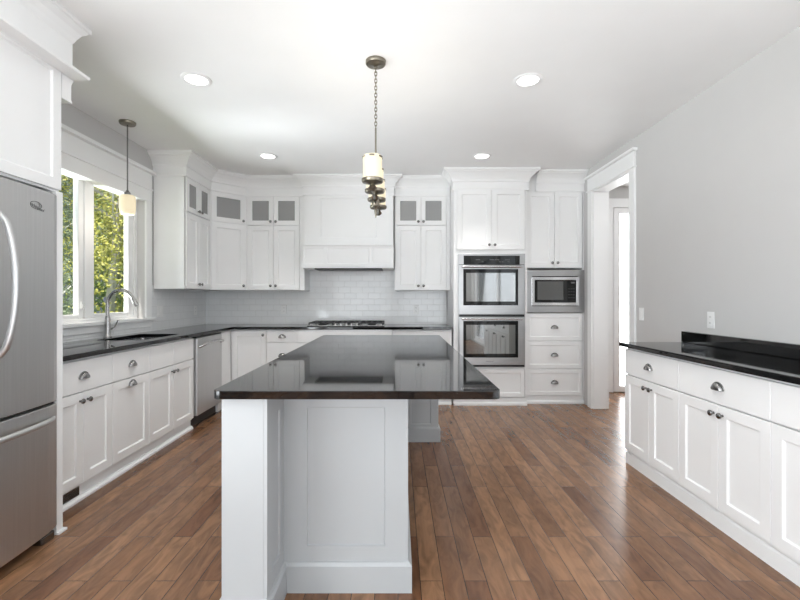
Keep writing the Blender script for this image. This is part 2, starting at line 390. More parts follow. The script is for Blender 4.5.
# ---------------------------------------------------------------- outdoors
struct('ground', MB().box(-40, XL-WT-.02, -10, 40, -.5, -.4), 'lawn')
def tree(label, x, y, h, rx, rz, n, leaf, size, trunk_r, cz, seed, lean=0):
    rnd = random.Random(seed)
    root = thing('tree', label, 'tree', (x, y, -.4))
    tk = MB(); tk.tube([(0, 0, 0), (lean*.3, 0, h*.3), (lean*.7, .05, h*.65), (lean, .1, h*.95)], [trunk_r, trunk_r*.85, trunk_r*.55, trunk_r*.15], 8)
    for k in range(9):
        a = rnd.uniform(0, 2*PI); z0 = h*rnd.uniform(.22, .7); L = rx*rnd.uniform(.5, .9); f = z0/h
        tk.tube([(lean*f, 0, z0), (lean*f+math.cos(a)*L*.5, math.sin(a)*L*.5, z0+L*.35), (lean*f+math.cos(a)*L, math.sin(a)*L, z0+L*.8)], [trunk_r*.4, trunk_r*.25, trunk_r*.08], 6)
    obj('trunk', tk, 'bark', root, smooth=True)
    fo = MB(); cl = []
    for k in range(60):
        while True:
            q = Vector((rnd.uniform(-1, 1), rnd.uniform(-1, 1), rnd.uniform(-1, 1)))
            if q.length < 1: break
        cl.append(Vector((q.x*rx, q.y*rx, cz+q.z*rz)))
    for k in range(n):
        c = rnd.choice(cl); p = c+Vector((rnd.gauss(0, rx*.16), rnd.gauss(0, rx*.16), rnd.gauss(0, rz*.12)))
        u = Vector((rnd.gauss(0, 1), rnd.gauss(0, 1), rnd.gauss(0, 1))).normalized(); v = u.orthogonal().normalized()
        s = size*rnd.uniform(.6, 1.3)
        fo.add([p-u*s, p+v*s*.5, p+u*s, p-v*s*.5], [(0, 1, 2, 3)])
    obj('foliage', fo, leaf, root)
    return root
tree('yellow-green leafy tree with a pale trunk, nearest beyond the sink window', -6.6, 9.7, 6.5, 1.9, 2.6, 26000, 'leaf_y', .040, .11, 3.3, 3, .5)
tree('green leafy tree standing behind the yellow-green one outside', -10.2, 15.8, 8.0, 3.0, 3.6, 16000, 'leaf_g', .08, .14, 3.9, 5)
tree('blue-green tree at the left edge of the window view', -4.75, 5.7, 4.6, .55, 2.2, 14000, 'leaf_d', .022, .06, 2.4, 8)

# ---------------------------------------------------------------- hardware
def lathe_mesh(name, prof, m, axis='Y', seg=16):
    mb = MB().lathe(prof, seg, axis=axis); me = bpy.data.meshes.new(name); me.from_pydata(mb.v, [], mb.f)
    for p in me.polygons: p.use_smooth = True
    me.materials.append(M[m]); bm = bmesh.new(); bm.from_mesh(me); bmesh.ops.recalc_face_normals(bm, faces=bm.faces); bm.to_mesh(me); bm.free()
    return me
KNOB = lathe_mesh('knob', [(.007, .0), (.006, -.010), (.009, -.015), (.0155, -.018), (.0165, -.023), (.013, -.028), (.004, -.030)], 'dknob')
def cup_mesh():
    mb = MB(); nu, nv = 16, 8; a, b, d = .040, .036, .025
    vs = []; fs = []
    for i in range(nu+1):
        u = PI*i/nu
        for j in range(nv+1):
            v = (PI/2)*j/nv
            # outline semi-ellipse on the front plane, dome bulging forward
            vs.append((a*math.cos(u)*math.cos(v)**.6 if j < nv else 0, -d*math.sin(v)-.001, b*math.sin(u)*math.cos(v)**.6 if j < nv else 0))
    for i in range(nu):
        for j in range(nv): fs.append((i*(nv+1)+j, (i+1)*(nv+1)+j, (i+1)*(nv+1)+j+1, i*(nv+1)+j+1))
    mb.add(vs, fs)
    # rim flange around the arch
    mb.tube([(a*1.06*math.cos(PI*i/16), -.003, b*1.08*math.sin(PI*i/16)) for i in range(17)], .0035, 6)
    # front lip along the open bottom edge
    mb.tube([(a*math.cos(PI*i/12), -d*math.sin(PI*i/12)-.001, .0) for i in range(13)], .002, 6)
    me = bpy.data.meshes.new('cup_pull'); me.from_pydata(mb.v, [], mb.f); me.materials.append(M['pull'])
    for p in me.polygons: p.use_smooth = True
    return me
CUP = cup_mesh()
def put(name, me, parent, loc):
    o = bpy.data.objects.new(name, me); C.objects.link(o); o.parent = parent; o.location = loc; return o

def door(root, x0, x1, z0, z1, knob=None, kz=None, glass=False, rail=.058, y=0):
    g = .0018
    d = obj('glass_door' if glass else 'door', MB().shaker(x0+g, x1-g, z0+g, z1-g, rail, y, hole=glass), 'paint', root, bevel=.0015, seg=1)
    if glass: obj('pane', MB().box(x0+rail-.003, x1-rail+.003, y+.009, y+.013, z0+rail-.003, z1-rail+.003), 'cabglass', d)
    if knob:
        kx = x0+.032 if knob == 'l' else x1-.032
        put('knob', KNOB, d, (kx, y, kz if kz is not None else z1-.05))
    return d
def drawer(root, x0, x1, z0, z1, pull=True, flat=True, pz=None, y=0, name='drawer'):
    g = .0018
    mb = MB()
    if flat: mb.box(x0+g, x1-g, y, y+.019, z0+g, z1-g)
    else: mb.shaker(x0+g, x1-g, z0+g, z1-g, .045, y, dep=.008)
    d = obj(name, mb, 'paint', root, bevel=.002, seg=1)
    if pull: put('cup_pull', CUP, d, ((x0+x1)/2, y, (z0+z1)/2-.016 if pz is None else pz))
    return d
DT, DBT, ZB, ZT = .868, .672, .105, .883      # drawer top, drawer/door line, door bottom, cabinet top
def base_body(root, Wd, D, x0=0, shoe=True, toe=0):
    obj('body', MB().box(x0, Wd, .021, D, .09, ZT), 'paint', root)
    p = MB().box(x0, Wd, .030+toe, D, 0, .089)
    if shoe: p.sweep([(0, 0), (.026, 0), (.026, .014), (.014, .028), (0, .032)], [(x0, .030), (Wd, .030)])
    obj('plinth', p, 'paint', root)
def base_doors(root, Wd, pull=True, two_false=False, mid=.0):
    h = Wd/2
    if two_false:
        drawer(root, 0, h, DBT, DT, False, name='false_drawer'); drawer(root, h, Wd, DBT, DT, False, name='false_drawer')
    else: drawer(root, 0, Wd, DBT, DT, pull)
    door(root, 0, h, ZB, DBT-.004, 'r', DBT-.055); door(root, h, Wd, ZB, DBT-.004, 'l', DBT-.055)

# left run (faces +x): local x runs along world +y
FX = -1.95
GB = 'white base cabinets along the left wall'
c = thing('base_cabinet', 'white two-door base cabinet with one cup-pull drawer, beside the refrigerator', 'cabinet', (FX, 2.335, 0), PI/2, GB)
base_body(c, .605, .555)
obj('filler', MB().box(0, .058, .0, .021, ZB, DT), 'paint', c)
drawer(c, .06, .605, DBT, DT); door(c, .06, .3325, ZB, DBT-.004, 'r', DBT-.055); door(c, .3325, .605, ZB, DBT-.004, 'l', DBT-.055)
c = thing('base_cabinet', 'narrow white cabinet with cup pulls on drawer and pull-out door, second from the refrigerator', 'cabinet', (FX, 2.94, 0), PI/2, GB)
base_body(c, .43, .555); drawer(c, 0, .43, DBT, DT)
d = door(c, 0, .43, ZB, DBT-.004); put('cup_pull', CUP, d, (.215, 0, .612))
c = thing('base_cabinet', 'white sink base cabinet with two blank false drawer fronts, beside the dishwasher', 'cabinet', (FX, 3.37, 0), PI/2, GB)
obj('body', MB().box(0, .735, .021, .04, .09, ZT).box(0, .018, .04, .555, .09, ZT).box(.717, .735, .04, .555, .09, ZT).box(.018, .717, .04, .555, .09, .11).box(.018, .717, .54, .555, .11, ZT), 'paint', c)
obj('plinth', MB().box(0, .735, .030, .555, 0, .089).sweep([(0, 0), (.026, 0), (.026, .014), (.014, .028), (0, .032)], [(0, .030), (.735, .030)]), 'paint', c)
base_doors(c, .735, two_false=True)

# dishwasher
dw = thing('dishwasher', 'stainless steel dishwasher with curved bar handle set into the left cabinet run', 'dishwasher', (FX, 4.11, 0), PI/2)
obj('tub', MB().box(.006, .604, .02, .55, .10, .87), 'black', dw)
obj('door', MB().box(.018, .598, -.022, .02, .115, .862), 'steel', dw, bevel=.006)
obj('handle', MB().tube([(.06, -.022, .775), (.07, -.055, .79), (.18, -.066, .805), (.308, -.069, .81), (.436, -.066, .805), (.546, -.055, .79), (.556, -.022, .775)], .012, 10), 'steel_h', dw, smooth=True)
obj('control_strip', MB().box(.02, .596, -.016, .02, .863, .874), 'black', dw)
obj('toe_kick', MB().box(.006, .604, .05, .08, 0, .10), 'black', dw)
obj('emblem', MB().lathe([(.007, 0), (.007, -.002)], 12, (.44, -.022, .20), 'Y'), 'silverprint', dw)

# corner base + back run (faces -y)
FYB = 5.02
GK = 'white base cabinets along the back wall'
c = thing('base_cabinet', 'white corner base cabinet with one full-height door and a single knob, right of the dishwasher', 'cabinet', (-1.95, FYB, 0), 0, GK)
mb = MB(); mb.prism([(-.55, -.296), (-.021, -.296), (-.021, .021), (.41, .021), (.41, .59), (-.55, .59)], .09, ZT)
obj('body', mb, 'paint', c)
obj('plinth', MB().prism([(-.55, -.296), (-.03, -.296), (-.03, .03), (.41, .03), (.41, .59), (-.55, .59)], 0, .089), 'paint', c)
obj('filler', MB().box(-.021, -.002, -.296, .0, .10, DT), 'paint', c, bevel=.002)
door(c, .012, .41, ZB, DT, 'r')
c = thing('drawer_base', 'white three-drawer base cabinet left of the gas cooktop', 'cabinet', (-1.538, FYB, 0), 0, GK)
base_body(c, .372, .59); drawer(c, 0, .372, .735, DT); drawer(c, 0, .372, .43, .731); drawer(c, 0, .372, ZB, .426)
c = thing('base_cabinet', 'wide white base cabinet under the gas cooktop behind the island', 'cabinet', (-1.164, FYB-.03, 0), 0, GK)
base_body(c, 1.095, .62); drawer(c, 0, 1.095, .735, DT, False); drawer(c, 0, 1.095, .43, .731); drawer(c, 0, 1.095, ZB, .426)
c = thing('base_cabinet', 'white base cabinet between the gas cooktop and the oven tower', 'cabinet', (-.067, FYB, 0), 0, GK)
base_body(c, .694, .59); base_doors(c, .694)

# floor register in the plinth
fv = thing('vent_register', 'dark metal vent register in the white plinth near the refrigerator', 'vent', (-1.979, 2.535, .030), PI/2)
obj('frame', MB().box(0, .13, -.004, -.001, 0, .006).box(0, .13, -.004, -.001, .05, .056).box(0, .006, -.004, -.001, .006, .05).box(.124, .13, -.004, -.001, .006, .05), 'dknob', fv)
obj('grille', MB().box(.006, .124, -.002, -.001, .006, .05), 'dark', fv)
for k in range(4): obj('slat', MB().box(.006, .124, -.004, -.002, .012+k*.010, .016+k*.010), 'dknob', fv)
# ---------------------------------------------------------------- countertops
def counter(name, label, loops, z0, z1, bevel, seg=3):
    bm = bmesh.new(); edges = []
    for lp in loops:
        vs = [bm.verts.new((x, y, z1)) for x, y in lp]
        edges += [bm.edges.new((vs[i], vs[(i+1) % len(vs)])) for i in range(len(vs))]
    bmesh.ops.triangle_fill(bm, edges=edges, use_beauty=True, use_dissolve=False)
    r = bmesh.ops.extrude_face_region(bm, geom=bm.faces[:])
    bmesh.ops.translate(bm, verts=[v for v in r['geom'] if isinstance(v, bmesh.types.BMVert)], vec=(0, 0, z0-z1))
    bmesh.ops.recalc_face_normals(bm, faces=bm.faces)
    me = bpy.data.meshes.new(name); bm.to_mesh(me); bm.free(); me.materials.append(M['granite'])
    o = bpy.data.objects.new(name, me); C.objects.link(o)
    md = o.modifiers.new('bevel', 'BEVEL'); md.width = bevel; md.segments = seg; md.limit_method = 'ANGLE'; md.angle_limit = math.radians(40)
    return tag(o, label, 'countertop') if label else o
def rr(x0, x1, y0, y1, r, n=4):
    pts = []
    for cx, cy, a0 in ((x1-r, y1-r, 0), (x0+r, y1-r, PI/2), (x0+r, y0+r, PI), (x1-r, y0+r, 1.5*PI)):
        pts += [(cx+r*math.cos(a0+PI/2*k/n), cy+r*math.sin(a0+PI/2*k/n)) for k in range(n+1)]
    return pts
ZK0, ZK1 = .884, .915
SINK = (-2.40, -2.03, 3.40, 4.02)
counter('countertop', 'long black granite countertop running along the sink wall and back wall',
        [[(-2.51, 2.315), (-1.92, 2.315), (-1.92, 4.965), (-1.90, 4.985), (.628, 4.985), (.628, 5.618), (-2.51, 5.618)], rr(*SINK, .04)], ZK0, ZK1, .005)
counter('countertop', 'black granite island countertop with rounded edge reflecting the back cabinets', [rr(-.674, .374, 1.55, 3.91, .03)], .884, .915, .015, 5)
o = thing('countertop', 'black granite countertop with a low granite upstand against the grey right wall', 'countertop', (1.685, 1.335, 0))
k = counter('slab', None, [[(1.685, 1.335), (2.198, 1.335), (2.198, 3.285), (1.685, 3.285)]], ZK0, ZK1, .008, 3); k.parent = o; k.matrix_parent_inverse = Matrix.Translation((-1.685, -1.335, 0))
obj('upstand', MB().box(2.162, 2.198, 1.335, 3.285, ZK1+.0005, .997), 'granite', o, world=True, bevel=.004)

# ---------------------------------------------------------------- sink and faucet
sk = thing('sink', 'stainless undermount sink below the window', 'sink', (-2.215, 3.71, .68))
sx0, sx1, sy0, sy1 = SINK
def rect_loft(secs):
    mb = MB(); n = None
    for (x0, x1, y0, y1, r, z) in secs:
        pts = rr(x0, x1, y0, y1, r); n = len(pts); mb.v += [(x, y, z) for x, y in pts]
    for j in range(len(secs)-1):
        mb.f += [(j*n+i, j*n+(i+1) % n, (j+1)*n+(i+1) % n, (j+1)*n+i) for i in range(n)]
    mb.f.append(tuple((len(secs)-1)*n+i for i in range(n)))
    return mb
obj('basin', rect_loft([(sx0-.008, sx1+.008, sy0-.008, sy1+.008, .045, .882), (sx0-.004, sx1+.004, sy0-.004, sy1+.004, .045, .880), (sx0, sx1, sy0, sy1, .05, .70), (sx0+.03, sx1-.03, sy0+.03, sy1-.03, .05, .68)]), 'steel_h', sk, world=True, smooth=True)
obj('drain', MB().lathe([(.04, 0), (.04, .003), (.025, .003), (.02, .001)], 20, (-2.215, 3.71, .681)), 'nickel', sk, world=True, smooth=True)
fa = thing('faucet', 'brushed nickel gooseneck pull-down faucet standing behind the sink', 'faucet', (-2.452, 3.63, ZK1))
obj('base', MB().lathe([(.030, .0), (.030, .008), (.024, .014), (.021, .03), (.0205, .15), (.017, .18), (.0135, .185)], 20), 'nickel', fa, smooth=True)
pts = [(0, 0, .18), (0, 0, .27)]+[(.105-.105*math.cos(a), .01*(1-math.cos(a)), .285+.118*math.sin(a)) for a in [PI*k/14*.86 for k in range(15)]]
obj('spout', MB().tube(pts, .0145, 14), 'nickel', fa, smooth=True)
e = Vector(pts[-1]); dd = (e-Vector(pts[-2])).normalized()
obj('spray_head', MB().tube([e, e+dd*.02, e+dd*.06, e+dd*.075], [.0135, .0165, .0175, .015], 14), 'nickel', fa, smooth=True)
obj('lever', MB().tube([(0, .018, .075), (.008, .04, .075), (.02, .052, .085), (.035, .06, .115), (.046, .064, .145)], [.010, .009, .007, .006, .005], 10), 'dknob', fa, smooth=True)

# ---------------------------------------------------------------- gas cooktop
ck = thing('cooktop', 'black gas cooktop with iron grates set in the back counter', 'cooktop', (-.615, 5.30, ZK1))
obj('pan', MB().box(-.455, .455, -.25, .24, .001, .012), 'steel_h', ck, bevel=.006)
for k in range(3):
    g = MB(); x0 = -.435+k*.295; x1 = x0+.28
    if k == 1: ys0 = -.13
    else: ys0 = -.22
    z = .038
    for yy in (ys0, .215): g.box(x0, x1, yy-.006, yy+.006, z-.006, z+.008)
    for xx in (x0, x1): g.box(xx-.006, xx+.006, ys0, .215, z-.006, z+.008)
    for j in (1, 2, 3): g.box(x0+j*.07-.005, x0+j*.07+.005, ys0, .215, z-.004, z+.010)
    for xx in (x0, x1):
        for yy in (ys0, .215): g.box(xx-.007, xx+.007, yy-.007, yy+.007, .012, z)
    g.box(x0, x1, -.005, .005, z-.004, z+.010)
    obj('grate', g, 'iron', ck, bevel=.003)
for bx, by in ((-.295, -.11), (-.295, .11), (0, .06), (.295, -.11), (.295, .11)):
    obj('burner', MB().lathe([(.05, .012), (.05, .022), (.036, .024), (.036, .034), (.03, .037)], 18, (bx, by, 0)), 'iron', ck, smooth=True)
for j in range(5):
    obj('knob', MB().lathe([(.019, .012), (.019, .018), (.016, .034), (.012, .036)], 14, (-.13+j*.065, -.19, 0)), 'nickel', ck, smooth=True)

# ---------------------------------------------------------------- wall cabinets
UZ0, UZ1, UM = 1.345, 2.52, 2.145
CROWN = [(0, 2.50), (.014, 2.50), (.014, 2.515), (.010, 2.52), (.010, 2.60), (.020, 2.605), (.024, 2.625), (.040, 2.655), (.070, 2.690), (.090, 2.700), (.096, 2.712), (.110, 2.716), (.110, 2.738), (0, 2.738)]
PATH = [(-2.515, 4.42), (-2.18, 4.42), (-2.18, 5.0), (-1.87, 5.30), (-1.150, 5.30)]
GU = 'white wall cabinets with small glass doors above'
def open_box(mb, x0, x1, y0, y1, z0, z1, shelf=None, t=.018):
    mb.box(x0, x0+t, y0, y1, z0, z1).box(x1-t, x1, y0, y1, z0, z1).box(x0+t, x1-t, y0, y1, z0, z0+t).box(x0+t, x1-t, y0, y1, z1-t, z1).box(x0+t, x1-t, y1-.008, y1, z0+t, z1-t)
    if shelf: mb.box(x0+t, x1-t, y0, y1-.008, shelf-.009, shelf+.009)
    return mb
def upper(root, Wd, D, splits, glassx=None):
    obj('body', open_box(MB(), 0, Wd, .021, D, UZ0, UZ1+.2, UM), 'paint', root)
    n = len(splits)-1
    for i in range(n):
        kn = None
        if n == 1: kn = 'r'
        else: kn = 'r' if i == 0 else 'l'
        door(root, splits[i], splits[i+1], UZ0+.004, UM-.003, kn, UZ0+.055)
        door(root, splits[i], splits[i+1], UM+.003, UZ1-.016, kn, UM+.045, glass=True, rail=.055)
c = thing('wall_cabinet', 'white wall cabinet whose flat end panel faces out beside the window', 'cabinet', (-2.18, 4.42, 0), PI/2, GU)
upper(c, .578, .333, [.02, .299, .578])
obj('crown_molding', MB().sweep(CROWN, PATH, [0, 1]), 'paint', c, world=True)
c = thing('corner_wall_cabinet', 'white diagonal corner wall cabinet with one wide glass door above a plain door', 'cabinet', (-2.18, 5.0, 0), math.atan2(.30, .31), GU)
L = math.hypot(.30, .31)
bp = [(-2.51, 5.002), (-2.18-.006, 5.002), (-1.885, 5.305), (-1.872, 5.308), (-1.872, 5.617), (-2.51, 5.617)]
bo = MB(); t_ = .018
bo.prism(bp, UZ0, UZ0+.02).prism(bp, UZ1, UZ1+.2).prism(bp, UM-.009, UM+.009)
bo.box(-2.51, -2.49, 5.002, 5.617, UZ0+.02, UZ1).box(-2.49, -1.872, 5.60, 5.617, UZ0+.02, UZ1)
obj('body', bo, 'paint', c, world=True)
obj('stile', MB().box(.0, .026, .006, .021, UZ0, UZ1).box(L-.026, L, .006, .021, UZ0, UZ1), 'paint', c)
door(c, .012, L-.012, UZ0+.004, UM-.003, 'r', UZ0+.055); door(c, .012, L-.012, UM+.003, UZ1-.016, 'r', UM+.045, glass=True, rail=.058)
obj('crown_molding', MB().sweep(CROWN, PATH, [2]), 'paint', c, world=True)
c = thing('wall_cabinet', 'white double wall cabinet between the diagonal corner cabinet and range hood', 'cabinet', (-1.868, 5.30, 0), 0, GU)
upper(c, .715, .317, [.012, .332, .652])
obj('stile', MB().box(.654, .715, .002, .021, UZ0, UZ1).box(-.006, .011, .004, .021, UZ0, UZ1), 'paint', c)
obj('crown_molding', MB().sweep(CROWN, PATH, [3]), 'paint', c, world=True)
c = thing('wall_cabinet', 'white double wall cabinet between the range hood and oven tower', 'cabinet', (-.042, 5.30, 0), 0, GU)
upper(c, .684, .317, [.012, .324, .636])
obj('stile', MB().box(.638, .684, .002, .021, UZ0, UZ1), 'paint', c)
obj('crown_molding', MB().sweep(CROWN, [(0, 0), (.680, 0)]), 'paint', c)

# ---------------------------------------------------------------- range hood
hd = thing('range_hood', 'white panelled range hood with mantel above the gas cooktop', 'range hood', (-.602, 5.25, 0))
hx0, hx1 = -.545, .545
mb = MB().box(hx0, hx1, .021, .367, 1.88, 2.52).box(hx0, hx1, .0, .367, 2.52, 2.72)
obj('chimney', mb, 'paint', hd)
obj('front_panel', MB().shaker(hx0, hx1, 1.88, 2.52, (.205, .11, .05), 0, .02, .008, .004), 'paint', hd)
mb = MB().box(hx0-.004, hx1+.004, -.065, .367, 1.625, 1.868)
obj('mantel', mb, 'paint', hd)
pn = MB()
for a, b in ((hx0-.004, -.27), (-.27, .27), (.27, hx1+.004)): pn.shaker(a, b, 1.635, 1.868, (.018, .03, .016), -.08, .015, .012, .003)
obj('mantel_panel', pn, 'paint', hd)
obj('mantel_shelf', MB().sweep([(0, 1.868), (.082, 1.868), (.082, 1.874), (.094, 1.880), (.094, 1.893), (0, 1.893)], [(hx0-.004, 0), (hx1+.004, 0)]).box(hx0-.008, hx1+.008, -.092, .36, 1.610, 1.625), 'paint', hd, bevel=.002)
obj('liner', MB().box(-.41, .41, -.04, .30, 1.596, 1.6095), 'black', hd, bevel=.003)
obj('crown_molding', MB().sweep(CROWN, [(hx0, .06), (hx0, 0), (hx1, 0), (hx1, .06)]), 'paint', hd)

# ---------------------------------------------------------------- oven tower
OX = .646
ot = thing('oven_cabinet', 'tall white cabinet tower holding the double wall oven', 'cabinet', (OX, 5.0, 0))
ow = .856; a0, a1 = .056, .826
b = MB()
b.box(0, a0-.006, .0, .617, .09, 2.72).box(a1+.006, ow, .0, .617, .09, 2.72)
b.box(a0-.006, a1+.006, .021, .617, 1.765, 2.72).box(a0-.006, a1+.006, .0, .02, 1.765, 1.805).box(a0-.006, a1+.006, .021, .617, .09, .44).box(a0-.006, a1+.006, .60, .617, .44, 1.765)
obj('body', b, 'paint', ot)
obj('plinth', MB().box(0, ow, .012, .617, 0, .089).sweep([(0, 0), (.016, 0), (.016, .022), (.008, .035), (0, .04)], [(0, .012), (ow, .012)]), 'paint', ot)
m_ = (a0+a1)/2
door(ot, a0-.022, m_, 1.808, 2.512, 'r', 1.865, y=-.019); door(ot, m_, a1+.0, 1.808, 2.512, 'l', 1.865, y=-.019)
drawer(ot, a0, a1, .098, .425, False, False, y=-.002)
CR2 = [(o*1.1, z) for o, z in CROWN]
obj('crown_molding', MB().sweep(CR2, [(0, .18), (0, 0), (ow, 0), (ow, .09)]), 'paint', ot)

ov = thing('double_oven', 'stainless double wall oven with dark glass doors', 'oven', (OX+a0, 5.0, 0))
w_ = a1-a0
obj('chassis', MB().box(.004, w_-.004, .012, .55, .455, 1.755).box(-.004, w_+.004, -.008, .012, .447, 1.763), 'steel_o', ov, bevel=.002)
obj('control_panel', MB().box(.06, w_-.06, -.014, -.008, 1.640, 1.742), 'ovenglass', ov, bevel=.002)
ti = MB()
for x in (.20, .36, .42, .54): ti.box(x, x+.05, -.0148, -.014, 1.690, 1.700)
for x in (.27, .47, .50, .57): ti.box(x, x+.02, -.0148, -.014, 1.666, 1.673)
obj('touch_marks', ti, 'print', ov)
for z0, z1, gz0, gz1 in ((1.060, 1.632, 1.165, 1.585), (.475, 1.030, .562, .985)):
    d = obj('oven_door', MB().box(.006, w_-.006, -.035, -.009, z0, z1), 'steel_o', ov, bevel=.004)
    obj('glass', MB().box(.052, w_-.085, -.038, -.034, gz0, gz1), 'ovenglass', d, bevel=.002)
    obj('window', MB().box(.085, w_-.118, -.0395, -.0382, gz0+.045, gz1-.045), 'ovenwindow', d)
    hz = z1-.022
    obj('handle', MB().tube([(.03, -.075, hz), (w_-.05, -.075, hz)], .0125, 12).box(.06, .08, -.075, -.034, hz-.008, hz+.008).box(w_-.10, w_-.08, -.075, -.034, hz-.008, hz+.008), 'steel_h', d, smooth=True)
obj('vent_gap', MB().box(.006, w_-.006, -.010, -.0082, 1.032, 1.058).box(.006, w_-.006, -.010, -.0082, 1.633, 1.6395).box(.006, w_-.006, -.010, -.0082, .452, .474), 'black', ov)

def text_mesh(body, size, m, name, parent, loc, rot, ext=.0004, shear=0):
    cu = bpy.data.curves.new(name, 'FONT'); cu.body = body; cu.size = size; cu.align_x = 'CENTER'; cu.align_y = 'CENTER'; cu.extrude = ext; cu.shear = shear
    to = bpy.data.objects.new(name, cu); C.objects.link(to)
    dg = bpy.context.evaluated_depsgraph_get(); me = bpy.data.meshes.new_from_object(to.evaluated_get(dg))
    bpy.data.objects.remove(to); me.materials.clear(); me.materials.append(M[m])
    o = bpy.data.objects.new(name, me); C.objects.link(o); o.parent = parent; o.location = loc; o.rotation_euler = rot
    return o
text_mesh('Whirlpool', .020, 'print', 'logo', ov, (w_/2-.03, -.0356, .518), (PI/2, 0, 0), shear=.25)

# ---------------------------------------------------------------- microwave tower
mt = thing('microwave_cabinet', 'tall white cabinet with built-in microwave above three cup-pull drawers', 'cabinet', (1.504, 5.08, 0))
mw = .694
b = MB().box(0, .012, 0, .537, .09, 2.72).box(mw-.022, mw, 0, .537, .09, 2.72).box(.012, mw-.022, .021, .537, 1.605, 2.72).box(.012, mw-.022, .021, .537, .09, 1.07).box(.012, mw-.022, .52, .537, 1.07, 1.605)
obj('body', b, 'paint', mt)
obj('plinth', MB().box(0, mw, .012, .537, 0, .089).sweep([(0, 0), (.016, 0), (.016, .022), (.008, .035), (0, .04)], [(0, .012), (mw, .012)]), 'paint', mt)
door(mt, .008, .345, 1.612, 2.512, 'r', 1.665); door(mt, .345, .682, 1.612, 2.512, 'l', 1.665)
for z0, z1 in ((.745, 1.065), (.418, .738), (.098, .411)): drawer(mt, .008, .682, z0, z1, True, False)
obj('crown_molding', MB().sweep(CR2, [(.124, 0), (mw, 0)]), 'paint', mt)
mi = thing('microwave', 'built-in microwave with black glass door in a stainless trim frame', 'microwave', (1.506, 5.08, 0))
obj('case', MB().box(.05, .63, .001, .42, 1.09, 1.55), 'black', mi)
obj('trim_frame', MB().shaker(.0, .690, 1.078, 1.582, .075, -.016, .016, hole=True), 'steel_o', mi, bevel=.004)
obj('door_frame', MB().shaker(.066, .628, 1.160, 1.498, .036, -.022, .02, hole=True), 'steel_h', mi, bevel=.003)
obj('gap', MB().box(.058, .636, -.009, -.001, 1.152, 1.506), 'black', mi)
obj('door_glass', MB().box(.102, .592, -.019, -.010, 1.196, 1.462), 'ovenglass', mi)
obj('window', MB().box(.135, .440, -.0205, -.0192, 1.228, 1.445), 'mwwindow', mi)
obj('display', MB().box(.530, .575, -.0200, -.0192, 1.420, 1.440), 'print', mi)
bt = MB()
for r in range(4):
    for q in range(3): bt.box(.50+q*.028, .515+q*.028, -.0197, -.0191, 1.25+r*.035, 1.256+r*.035)
obj('buttons', bt, 'print', mi)

# ---------------------------------------------------------------- refrigerator and its enclosure
fe = thing('refrigerator_enclosure', 'tall white cabinet surround above and beside the refrigerator', 'cabinet', (-1.80, 1.40, 0), PI/2)
# local x = world y-1.40 ; local y = -(world x)-1.80
obj('side_panel', MB().box(.868, .910, .0, .718, 0, 1.815).box(.868, .908, .02, .718, 1.815, 2.72).box(.866, .924, -.014, .03, 0, .014).box(.908, .918, .02, .5, 0, .08), 'paint', fe, bevel=.002)
obj('body', MB().box(0, .868, .021, .718, 1.815, 2.72).box(0, .04, .021, .718, 0, 1.815), 'paint', fe)
door(fe, .02, .455, 1.823, 2.50, 'r', 1.875, rail=.055); door(fe, .455, .902, 1.823, 2.50, 'l', 1.875, rail=.055)
fz = MB().sweep([(0, 2.46), (.030, 2.475), (.030, 2.63), (.036, 2.64), (.044, 2.66), (.060, 2.69), (.082, 2.712), (.092, 2.715), (.092, 2.738), (0, 2.738)], [(0, .0), (.908, .0), (.908, .718)])
fz.sweep([(0, 2.458), (.082, 2.458), (.086, 2.464), (.086, 2.474), (0, 2.474)], [(0, 0), (.908, 0), (.908, .718)])
fz.sweep([(0, 2.325), (.072, 2.325), (.072, 2.335), (.064, 2.34), (.064, 2.41), (.066, 2.425), (.084, 2.456), (0, 2.456)], [(.908, .003), (.908, .718)])
obj('crown_molding', fz, 'paint', fe)

fr = thing('refrigerator', 'stainless french-door refrigerator with bottom freezer drawer in white surround', 'refrigerator', (-1.776, 1.446, 0), PI/2)
FWd = .815
obj('case', MB().box(.0, FWd, .075, .70, .03, 1.785), 'black', fr)
def fdoor(name, x0, x1, z0, z1):
    # gently bowed steel door
    mb = MB(); n = 10; cx = FWd/2; pts = []
    for i in range(n+1):
        x = x0+(x1-x0)*i/n; e = min(x-x0, x1-x); r = .012
        q = -.0+.022*((x-cx)/(FWd/2))**2-.018
        if i in (0, n): q += .010
        pts.append((x, q))
    poly = pts+[(x1, .07), (x0, .07)]
    mb.prism(poly, z0, z1)
    return obj(name, mb, 'steel', fr, bevel=.005)
d1 = fdoor('door', .003, .405, .715, 1.788); d2 = fdoor('door', .409, FWd-.003, .715, 1.788)
d3 = fdoor('freezer_drawer', .003, FWd-.003, .055, .70)
def bow(x, z0, z1, side):
    pts = []
    for k in range(17):
        t = k/16; z = z0+(z1-z0)*t; s = math.sin(PI*t)**.55
        pts.append((x, -.012-.075*s, z))
    return MB().tube(pts, [.011]+[.0145]*15+[.011], 12)
obj('handle', bow(.362, .99, 1.63, -1), 'steel', d1, smooth=True)
obj('handle', bow(.456, .99, 1.63, 1), 'steel', d2, smooth=True)
pts = []
for k in range(17):
    t = k/16; pts.append((.05+t*(FWd-.10), -.004-.062*math.sin(PI*t)**.5, .635))
obj('handle', MB().tube(pts, [.010]+[.014]*15+[.010], 12), 'steel', d3, smooth=True)
obj('seam', MB().box(.006, FWd-.006, .03, .074, .70, .715), 'black', fr)
obj('toe_grille', MB().box(.01, FWd-.01, .09, .12, .005, .05), 'black', fr)
obj('foot', MB().box(FWd-.10, FWd-.02, .01, .085, .0, .045), 'dknob', fr, bevel=.008)
obj('hinge_cover', MB().box(FWd-.09, FWd-.01, .03, .12, 1.786, 1.80), 'dknob', fr, bevel=.004)
